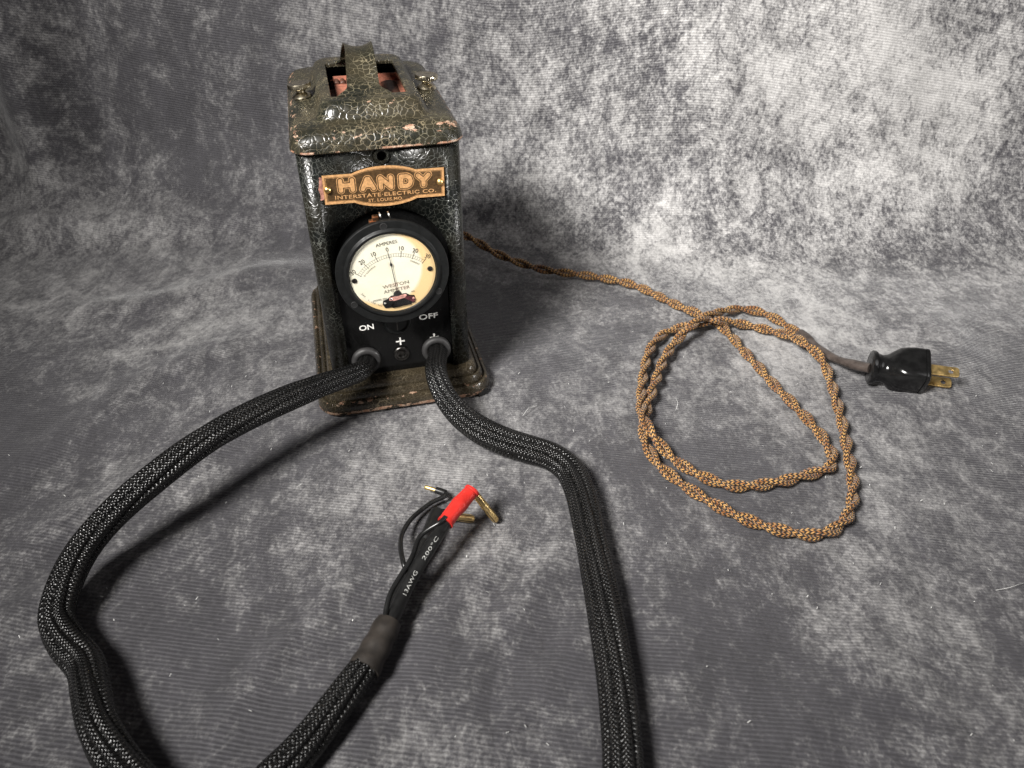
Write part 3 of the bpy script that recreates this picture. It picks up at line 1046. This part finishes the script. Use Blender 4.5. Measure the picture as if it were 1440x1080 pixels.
make_handle()
for kx, ky, tilt in ((-0.0380, -0.0030, (-0.10, 0.02, 1)), (0.0412, -0.0030, (0.05, 0.0, 1))):
    lathe('thumbscrew', [(0.00011, 0.00000), (0.00616, 0.00000), (0.00638, 0.00059), (0.00550, 0.00163), (0.00396, 0.00252), (0.00286, 0.00326), (0.00297, 0.00400), (0.00484, 0.00503), (0.00682, 0.00562), (0.00726, 0.00592),
                         (0.00737, 0.00829), (0.00704, 0.00866), (0.00594, 0.00873), (0.00484, 0.00851), (0.00220, 0.00844), (0.00011, 0.00844)], 'nickel', lid, (kx, ky, 0.1902), tilt, 64, (9, 10))

# --- transformer seen through the lid slots
core = boxm('transformer_core', -0.0200, 0.0330, -0.0400, 0.0150, 0.150, 0.1925, 'core', CH, 0.003)
boxm('core_strap', -0.0190, 0.0330, 0.0180, 0.0230, 0.150, 0.1955, 'core', CH, 0.002)
for k in range(5):
    lathe('winding_turn', [(0.0012, 0.0), (0.0017, 0.0004), (0.0017, 0.006), (0.0012, 0.0065)], 'winding', CH, (-0.0150 + 0.0038 * k, 0.0120, 0.1925), (0, 1, 0.1), 12)
lathe('core_bolt', [(0.0034, 0.0), (0.0034, 0.002), (0.0024, 0.0022), (0.0024, 0.0060), (0.0018, 0.0065), (0.0001, 0.0065)], 'steel', CH, (-0.0060, -0.0240, 0.1925), (0, 0, 1), 18)
lathe('coil', [(0.0001, 0.0), (0.0085, 0.0), (0.0092, 0.001), (0.0092, 0.046), (0.0085, 0.047), (0.0001, 0.047)], 'winding', CH, (0.0175, -0.038, 0.1850), (0, 1, 0), 28)


# ------------------------------------------------------------------ braided output cables
def world(l):
    """charger-local point to world"""
    a = 0.2344
    return (l[0] * math.cos(a) - l[1] * math.sin(a), l[0] * math.sin(a) + l[1] * math.cos(a), l[2])


def thing(name, label, cat, loc, group=None):
    o = bpy.data.objects.new(name, None)
    COL.objects.link(o)
    o.location = loc
    o['label'] = label
    o['category'] = cat
    if group:
        o['group'] = group
    return o


def shift(P, org):
    return np.asarray(P) - np.array(org)


def lobed(nl, amp, flat, tw, ph=0.0):
    def f(s, th):
        a = th + tw * s + ph
        lob = np.abs(np.cos(nl * a / 2)) ** 0.6
        base_ = 1 - amp + amp * lob * 1.25
        el = 1 + flat * np.cos(2 * th + PI)
        return base_ * el
    return f


g0 = [world((-0.0219, -0.062, 0.0335)), world((-0.0219, -0.0735, 0.0335)), world((-0.0232, -0.0830, 0.0345)), world((-0.0268, -0.0920, 0.0375))]
left_pts = g0 + [(-0.03, -0.1223, 0.043), (-0.0441, -0.1367, 0.045), (-0.0642, -0.1573, 0.046), (-0.0826, -0.1785, 0.045), (-0.0998, -0.2006, 0.041), (-0.1166, -0.2216, 0.034),
                 (-0.1285, -0.2396, 0.025), (-0.1332, -0.2575, 0.016), (-0.1317, -0.2711, 0.0105), (-0.1225, -0.2826, 0.009), (-0.1065, -0.2968, 0.0092), (-0.0965, -0.3120, 0.012),
                 (-0.0851, -0.3295, 0.014), (-0.0729, -0.3429, 0.014), (-0.0565, -0.3562, 0.012), (-0.0338, -0.3661, 0.009), (-0.0151, -0.3621, 0.009), (-0.0017, -0.3463, 0.009),
                 (0.0074, -0.3326, 0.009), (0.0155, -0.3176, 0.0095), (0.0217, -0.3058, 0.01), (0.0254, -0.2995, 0.0105)]
ORG = (-0.1317, -0.2711, 0.0)
CL = thing('output_cable', 'black braided output cable curving left from the charger, ending in bare gold bullet connectors', 'cable', ORG, 'braided output cables')
PL = spline(left_pts, 0.0016, 3)


def rad_left(s):
    r = 0.0053 + 0.0029 * min(1, s / 0.16)
    return r - 0.0016 * max(0, (s - 0.88) / 0.12)


tube('braided_sleeve', shift(PL, ORG), rad_left, 'sleeve', CL, 96, True, lobed(8, 0.17, 0.06, 5.0))
COLP = spline([(0.0247, -0.3010, 0.0104), (0.0292, -0.2883, 0.011), (0.0334, -0.2753, 0.0118)], 0.001)
tube('heat_shrink_collar', shift(COLP, ORG), lambda s: 0.0073 - 0.0011 * s + 0.00025 * math.sin(s * 17), 'collar', CL, 40, True, lobed(2, 0.03, 0.06, 0.4))

# leads
A = spline([(0.0315, -0.281, 0.0116), (0.0331, -0.2777, 0.012), (0.0359, -0.2718, 0.013), (0.0389, -0.2607, 0.014), (0.0449, -0.2457, 0.017), (0.0514, -0.233, 0.02), (0.057, -0.2213, 0.022), (0.0605, -0.2149, 0.0235), (0.0666, -0.205, 0.0245), (0.0715, -0.1975, 0.025)], 0.001, 8)
leadA = tube('thick_lead', shift(A, ORG), 0.0036, 'black_wire', CL, 24)
iR = int(len(A) * 0.72)
RD = A[iR:].copy()
red = tube('red_heat_shrink', shift(RD, ORG), lambda s: 0.0043 + 0.0005 * math.exp(-((s - 0.55) / 0.14) ** 2) + (0.0003 if s < 0.04 else 0) - 0.0012 * max(0, (s - 0.9) / 0.1) ** 2, 'red', CL, 28)
# folded red lip over the connector root
lp = A[-1]
lathe('red_lip', [(0.0001, -0.0010), (0.0040, -0.0010), (0.0047, 0.0), (0.0044, 0.0012), (0.0036, 0.0010), (0.0032, 0.0002), (0.0001, 0.0)], 'red', CL, shift(lp, ORG), tuple(Vector((0.55, 0.75, 0.35))), 28)


def bullet(p0, p1, r, parent):
    p0, p1 = Vector(p0), Vector(p1)
    L = (p1 - p0).length
    return lathe('bullet_connector', [(0.0001, 0), (r * 0.92, 0), (r * 0.95, L * 0.48), (r * 1.0, L * 0.50), (r * 1.0, L * 0.54), (r * 0.90, L * 0.56), (r * 1.02, L * 0.70), (r * 1.0, L * 0.90), (r * 0.86, L * 0.97), (r * 0.60, L), (r * 0.45, L), (r * 0.42, L * 0.95), (0.0001, L * 0.95)],
                 'gold', parent, p0, (p1 - p0), 24)


def slits(p0, p1, r, parent):
    p0, p1 = Vector(p0), Vector(p1)
    ax = (p1 - p0).normalized()
    L = (p1 - p0).length
    u = ax.orthogonal().normalized()
    v = ax.cross(u)
    for k in range(4):
        a = PI / 4 + k * PI / 2
        d = u * math.cos(a) + v * math.sin(a)
        e = ax.cross(d)
        b = [p0 + ax * L * t + d * (r * 1.03) + e * (s * r * 0.10) for t, s in ((0.60, -1), (0.60, 1), (0.97, 1), (0.97, -1))]
        pyd('bullet_slit', b, [(0, 1, 2, 3)], 'dark', parent, False)


o1 = np.array(ORG)
b0, b1 = np.array((0.0722, -0.1946, 0.0222)) - o1, np.array((0.0851, -0.1991, 0.0030)) - o1
bc = bullet(b0, b1, 0.0023, CL)
slits(b0, b1, 0.0023, bc)
B = spline([(0.0318, -0.281, 0.0085), (0.0336, -0.2754, 0.0085), (0.034, -0.2604, 0.0085), (0.0394, -0.2395, 0.0085), (0.0449, -0.2237, 0.0085), (0.0484, -0.2114, 0.0085), (0.0503, -0.2023, 0.0085), (0.0513, -0.1971, 0.0082)], 0.001, 4)
tube('thick_lead', shift(B, ORG), lambda s: 0.0033 + 0.0009 * (1 if s > 0.74 else 0), 'black_wire', CL, 22)
b0, b1 = np.array((0.0508, -0.1985, 0.0080)) - o1, np.array((0.0722, -0.1980, 0.0036)) - o1
bc = bullet(b0, b1, 0.0024, CL)
slits(b0, b1, 0.0024, bc)
tube('connector_boot', shift(spline([(0.0502, -0.1990, 0.0082), (0.0545, -0.1985, 0.0075), (0.0565, -0.1983, 0.0070)], 0.001), ORG), 0.0036, 'black_wire', CL, 20)
Cw = spline([(0.0318, -0.2783, 0.0155), (0.0331, -0.2639, 0.018), (0.0382, -0.2505, 0.0192), (0.0422, -0.2411, 0.0205), (0.0451, -0.228, 0.0215), (0.051, -0.2241, 0.024), (0.0558, -0.2226, 0.0262), (0.0584, -0.2192, 0.0268)], 0.001, 4)
tube('thin_lead', shift(Cw, ORG), 0.00135, 'black_wire', CL, 14)
Dw = spline([(0.0322, -0.2770, 0.0120), (0.0345, -0.2640, 0.0110), (0.0386, -0.2518, 0.0112), (0.0396, -0.2482, 0.0128), (0.0388, -0.2464, 0.0170), (0.0377, -0.2438, 0.0185), (0.0341, -0.2281, 0.014), (0.033, -0.2139, 0.009), (0.0363, -0.2, 0.006), (0.0416, -0.1914, 0.005), (0.0474, -0.1857, 0.0055), (0.0535, -0.1823, 0.006), (0.0553, -0.1805, 0.006), (0.0532, -0.1782, 0.006)], 0.0008, 3)
tube('thin_lead', shift(Dw, ORG), 0.00135, 'black_wire', CL, 14)
tube('connector_boot', shift(spline([(0.0545, -0.1790, 0.006), (0.0532, -0.1782, 0.006), (0.0488, -0.1762, 0.006)], 0.0008), ORG), 0.0021, 'black_wire', CL, 16)
bullet(np.array((0.0500, -0.1768, 0.006)) - o1, np.array((0.0418, -0.1733, 0.006)) - o1, 0.0013, CL)

# white print along the thick lead
TA, UA, VA = frames(A)
LA = np.r_[0, np.cumsum(np.linalg.norm(np.diff(A, axis=0), axis=1))]


def wire_text(body, s0, length, height, phi):
    V, F = text_geo(body, 0.004, 1.0, 0.0, 0.0, 1.1)
    V = fit_width(V, length, height)
    out = []
    for v in V:
        s = s0 + v.x
        i = int(np.clip(np.searchsorted(LA, s), 1, len(A) - 1))
        t = (s - LA[i - 1]) / (LA[i] - LA[i - 1])
        P = A[i - 1] + (A[i] - A[i - 1]) * t
        T = TA[i]
        upn = np.array([0, 0, 1.0]) - T * T[2]
        upn /= np.linalg.norm(upn)
        side = np.cross(upn, T)      # to the left of travel when seen from above
        a = phi + v.y / 0.0037
        out.append(P + (upn * math.cos(a) + side * math.sin(a)) * 0.00372 - o1)
    return pyd('printed_lettering', out, F, 'print', CL, False)


wire_text('13AWG', 0.0276, 0.0145, 0.0020, -0.55)
wire_text('200\u00b0C', 0.0496, 0.0145, 0.0020, -0.55)

# right cable
gr = [world((0.0262, -0.062, 0.0348)), world((0.0262, -0.0735, 0.0348)), world((0.0259, -0.0830, 0.0362))]
right_pts = gr + [(0.0440, -0.0905, 0.0362), (0.0468, -0.1025, 0.0325), (0.0526, -0.1127, 0.026), (0.0624, -0.1218, 0.019), (0.0762, -0.1299, 0.013), (0.0921, -0.1372, 0.0098), (0.1055, -0.1425, 0.0088), (0.1187, -0.1489, 0.0084),
                  (0.129, -0.161, 0.0082), (0.1341, -0.1799, 0.0082), (0.1362, -0.2004, 0.0082), (0.1374, -0.2195, 0.0082), (0.1385, -0.2373, 0.0082), (0.1397, -0.2562, 0.0082), (0.1404, -0.2737, 0.0082),
                  (0.1411, -0.2901, 0.0082), (0.1414, -0.3053, 0.0082), (0.1411, -0.3213, 0.0082), (0.1405, -0.3346, 0.0082), (0.1394, -0.3485, 0.0082), (0.1366, -0.3671, 0.0082), (0.13, -0.40, 0.0082), (0.118, -0.44, 0.0082)]
ORG2 = (0.129, -0.161, 0.0)
CR = thing('output_cable', 'black braided output cable bending right of the red connector and running to the bottom edge', 'cable', ORG2, 'braided output cables')
PR = spline(right_pts, 0.0016, 4)


def rad_right(s):
    return 0.0053 + 0.0031 * min(1, s / 0.22)


tube('braided_sleeve', shift(PR, ORG2), rad_right, 'sleeve', CR, 96, True, lobed(8, 0.17, 0.05, 3.2, 0.6))

# ------------------------------------------------------------------ power cord
cord_pts = [world((0.030, 0.0755, 0.036)), world((0.036, 0.088, 0.036)), (0.036, 0.1200, 0.034), (0.0542, 0.1316, 0.028), (0.0829, 0.1194, 0.016), (0.1208, 0.1032, 0.009), (0.1644, 0.0947, 0.006), (0.2, 0.0792, 0.0055), (0.2209, 0.0563, 0.0055), (0.2357, 0.0394, 0.0052), (0.2487, 0.0281, 0.005), (0.2581, 0.015, 0.005),
            (0.2645, -0.0003, 0.005), (0.27, -0.0254, 0.005), (0.2756, -0.0473, 0.005), (0.2805, -0.0694, 0.005), (0.2867, -0.0902, 0.005), (0.2922, -0.1112, 0.005), (0.2957, -0.1282, 0.005), (0.2963, -0.1431, 0.005),
            (0.2942, -0.1531, 0.005), (0.2875, -0.16, 0.005), (0.2772, -0.1635, 0.005), (0.2635, -0.1683, 0.005), (0.2489, -0.1721, 0.005), (0.2333, -0.1741, 0.005), (0.2217, -0.1722, 0.005), (0.2098, -0.1642, 0.005),
            (0.1994, -0.1538, 0.005), (0.1918, -0.1429, 0.006), (0.1852, -0.1315, 0.010), (0.1809, -0.121, 0.013), (0.182, -0.0984, 0.009), (0.1874, -0.068, 0.0055), (0.1943, -0.0395, 0.005), (0.2023, -0.0173, 0.005),
            (0.2135, -0.0013, 0.005), (0.2262, 0.0055, 0.006), (0.2399, 0.0078, 0.009), (0.2548, 0.0075, 0.0115), (0.2728, 0.011, 0.007), (0.2864, 0.0087, 0.005), (0.299, -0.0015, 0.007), (0.3091, -0.0171, 0.0112), (0.3166, -0.0343, 0.0125),
            (0.3227, -0.0443, 0.008), (0.3223, -0.0639, 0.005), (0.3185, -0.0878, 0.005), (0.3132, -0.1155, 0.005), (0.3074, -0.1409, 0.005), (0.3025, -0.162, 0.005), (0.2971, -0.1796, 0.005),
            (0.2892, -0.1962, 0.005), (0.2786, -0.2079, 0.005), (0.2654, -0.2139, 0.005), (0.2545, -0.213, 0.005), (0.2391, -0.2078, 0.005), (0.2243, -0.199, 0.005), (0.2085, -0.1849, 0.005), (0.1963, -0.1707, 0.005),
            (0.1855, -0.1536, 0.005), (0.1809, -0.1367, 0.005), (0.1807, -0.1215, 0.005), (0.1844, -0.1041, 0.006), (0.1916, -0.0815, 0.006), (0.1992, -0.0603, 0.006), (0.2086, -0.0362, 0.006), (0.2201, -0.017, 0.008),
            (0.2330, -0.005, 0.0145), (0.2473, 0.0085, 0.0145), (0.2659, 0.0257, 0.009), (0.2827, 0.0346, 0.006), (0.2977, 0.0295, 0.006), (0.3088, 0.018, 0.005), (0.3166, 0.0034, 0.0045), (0.322, -0.0077, 0.0045)]
ORG3 = (0.2654, -0.2139, 0.0)
PC = thing('power_cord', 'twisted gold and black cloth-covered power cord coiled on the backdrop with black two-prong plug', 'power cord', ORG3)
PCp = spline(cord_pts, 0.0010, 10)
fr = frames(PCp)
Lc = np.r_[0, np.cumsum(np.linalg.norm(np.diff(PCp, axis=0), axis=1))]
PITCHC = 0.037
for k in range(2):
    a = 2 * PI * (Lc / PITCHC + 0.12 * np.sin(Lc * 23)) + PI * k
    off = (np.cos(a)[:, None] * fr[1] + np.sin(a)[:, None] * fr[2]) * 0.00205
    tube('cloth_strand', shift(PCp + off, ORG3), 0.00186, 'cord', PC, 16, True)
PW = spline([(0.3195, -0.0020, 0.0045), (0.322, -0.0077, 0.0045), (0.3272, -0.0239, 0.005), (0.332, -0.0371, 0.006), (0.3397, -0.0510, 0.0095), (0.3490, -0.0633, 0.0136)], 0.001, 6)
tube('heat_shrink_tail', shift(PW, ORG3), lambda s: 0.0028 + 0.0006 * math.sin(s * 9 + 0.5) ** 2 + 0.0008 * max(0, s - 0.7) / 0.3 + 0.0013 * max(0, 1 - s / 0.2) ** 0.5, 'grey_wire', PC, 20)

# plug
pax = Vector((0.968, -0.250, -0.01)).normalized()
pn = Vector((0.0, -math.cos(math.radians(64)), math.sin(math.radians(64))))
pn = (pn - pax * pn.dot(pax)).normalized()
pm = pn.cross(pax)
porg = Vector((0.3482, -0.0632, 0.0148)) - Vector(ORG3)


def sect(t, a, b, e=2.0, n=40, da=0.0):
    t, a, b = t * 0.90, a * 1.13, b * 1.13
    L = []
    for k in range(n):
        th = 2 * PI * k / n
        c, s = math.cos(th), math.sin(th)
        x = math.copysign(abs(c) ** (2 / e), c) * a
        y = math.copysign(abs(s) ** (2 / e), s) * b
        L.append(porg + pax * t + pn * x + pm * y)
    return L


plug = loft('plug', [sect(0.0, 0.0050, 0.0050), sect(0.0, 0.0098, 0.0098), sect(0.0006, 0.0106, 0.0106), sect(0.0030, 0.0106, 0.0106), sect(0.0040, 0.0100, 0.0100), sect(0.0056, 0.0088, 0.0092),
                     sect(0.0085, 0.0084, 0.0086), sect(0.0115, 0.0090, 0.0088, 2.2), sect(0.0140, 0.0106, 0.0096, 2.5), sect(0.0165, 0.0122, 0.0108, 2.8), sect(0.0195, 0.0130, 0.0115, 4.0), sect(0.0240, 0.0133, 0.0117, 5.5),
                     sect(0.0300, 0.0134, 0.0118, 7.0), sect(0.0362, 0.0133, 0.0118, 7.0), sect(0.0366, 0.0128, 0.0113, 7.0), sect(0.0370, 0.0134, 0.0119, 7.0), sect(0.0392, 0.0133, 0.0118, 7.0), sect(0.0400, 0.0126, 0.0111, 7.0)],
            'plug', PC, True, True, 50)
for sgn in (1, -1):
    # flat blade with a rounded end and a hole
    bm = bmesh.new()
    pts = []
    hw, L0, L1 = 0.0039, 0.0350, 0.0562
    pts += [(L0, -hw), (L1 - 0.0022, -hw)]
    for k in range(1, 6):
        a = -PI / 2 + k * PI / 12
        pts.append((L1 - 0.0022 + 0.0022 * math.cos(a), -hw + 0.0022 + 0.0022 * math.sin(a)))
    pts += [(L1, -hw + 0.0022), (L1, hw - 0.0022)]
    for k in range(1, 6):
        a = k * PI / 12
        pts.append((L1 - 0.0022 + 0.0022 * math.cos(a), hw - 0.0022 + 0.0022 * math.sin(a)))
    pts += [(L1 - 0.0022, hw), (L0, hw)]
    base_n = pn * (sgn * 0.0072)
    vs = [bm.verts.new(porg + pax * t + pm * w + base_n) for t, w in pts]
    ed = [bm.edges.new((vs[i], vs[(i + 1) % len(vs)])) for i in range(len(vs))]
    hv = [bm.verts.new(porg + pax * (0.0508 + 0.0017 * math.cos(2 * PI * k / 16)) + pm * (0.0017 * math.sin(2 * PI * k / 16)) + base_n) for k in range(16)]
    ed += [bm.edges.new((hv[i], hv[(i + 1) % 16])) for i in range(16)]
    bmesh.ops.triangle_fill(bm, use_beauty=True, edges=ed)
    bmesh.ops.recalc_face_normals(bm, faces=bm.faces)
    me = bpy.data.meshes.new('prong')
    bm.to_mesh(me)
    bm.free()
    o = link('prong', me, 'brass', plug, False)
    md = o.modifiers.new('thickness', 'SOLIDIFY')
    md.thickness = 0.0014
    md.offset = 0
    mb = o.modifiers.new('edge', 'BEVEL')
    mb.width = 0.0003
    mb.segments = 2

# ------------------------------------------------------------------ lint
for pts, lab in (([(0.347, -0.2504, 0.001), (0.353, -0.2511, 0.004), (0.3592, -0.2484, 0.003), (0.3643, -0.2459, 0.001)], 'white lint hair on the cloth near the right edge'),
                 ([(0.1018, -0.0985, 0.001), (0.1053, -0.0945, 0.004), (0.1083, -0.0903, 0.002), (0.1119, -0.0866, 0.001)], 'white lint hair on the cloth beside the right black cable'),
                 ([(0.207, -0.0937, 0.001), (0.209, -0.0891, 0.003), (0.2099, -0.0798, 0.001)], 'white lint hair lying inside the cord loop')):
    org = pts[0]
    o = tube('lint_hair', shift(spline(pts, 0.0015), org), 0.00013, 'lint', None, 5)
    o.location = org
    o['label'] = lab
    o['category'] = 'lint'

# tiny lint specks scattered over the cloth
random.seed(11)
V, F = [], []
for k in range(220):
    x, y = random.uniform(-0.25, 0.45), random.uniform(-0.34, 0.10)
    if abs(x) < 0.075 and y > -0.10:
        continue
    z = 0.0012 + random.uniform(0, 0.0012)
    a = random.uniform(0, PI)
    l, w = random.uniform(0.00025, 0.0009), random.uniform(0.00010, 0.0002)
    dx, dy = math.cos(a), math.sin(a)
    b = len(V)
    V += [(x - dx * l - dy * w, y - dy * l + dx * w, z), (x - dx * l + dy * w, y - dy * l - dx * w, z), (x + dx * l + dy * w, y + dy * l - dx * w, z + 0.0004), (x + dx * l - dy * w, y + dy * l + dx * w, z + 0.0004)]
    F.append((b, b + 1, b + 2, b + 3))
ls = pyd('lint_specks', V, F, 'lint', None, False)
ls['kind'] = 'stuff'
ls['label'] = 'tiny white lint specks scattered over the grey cloth'
ls['category'] = 'lint'
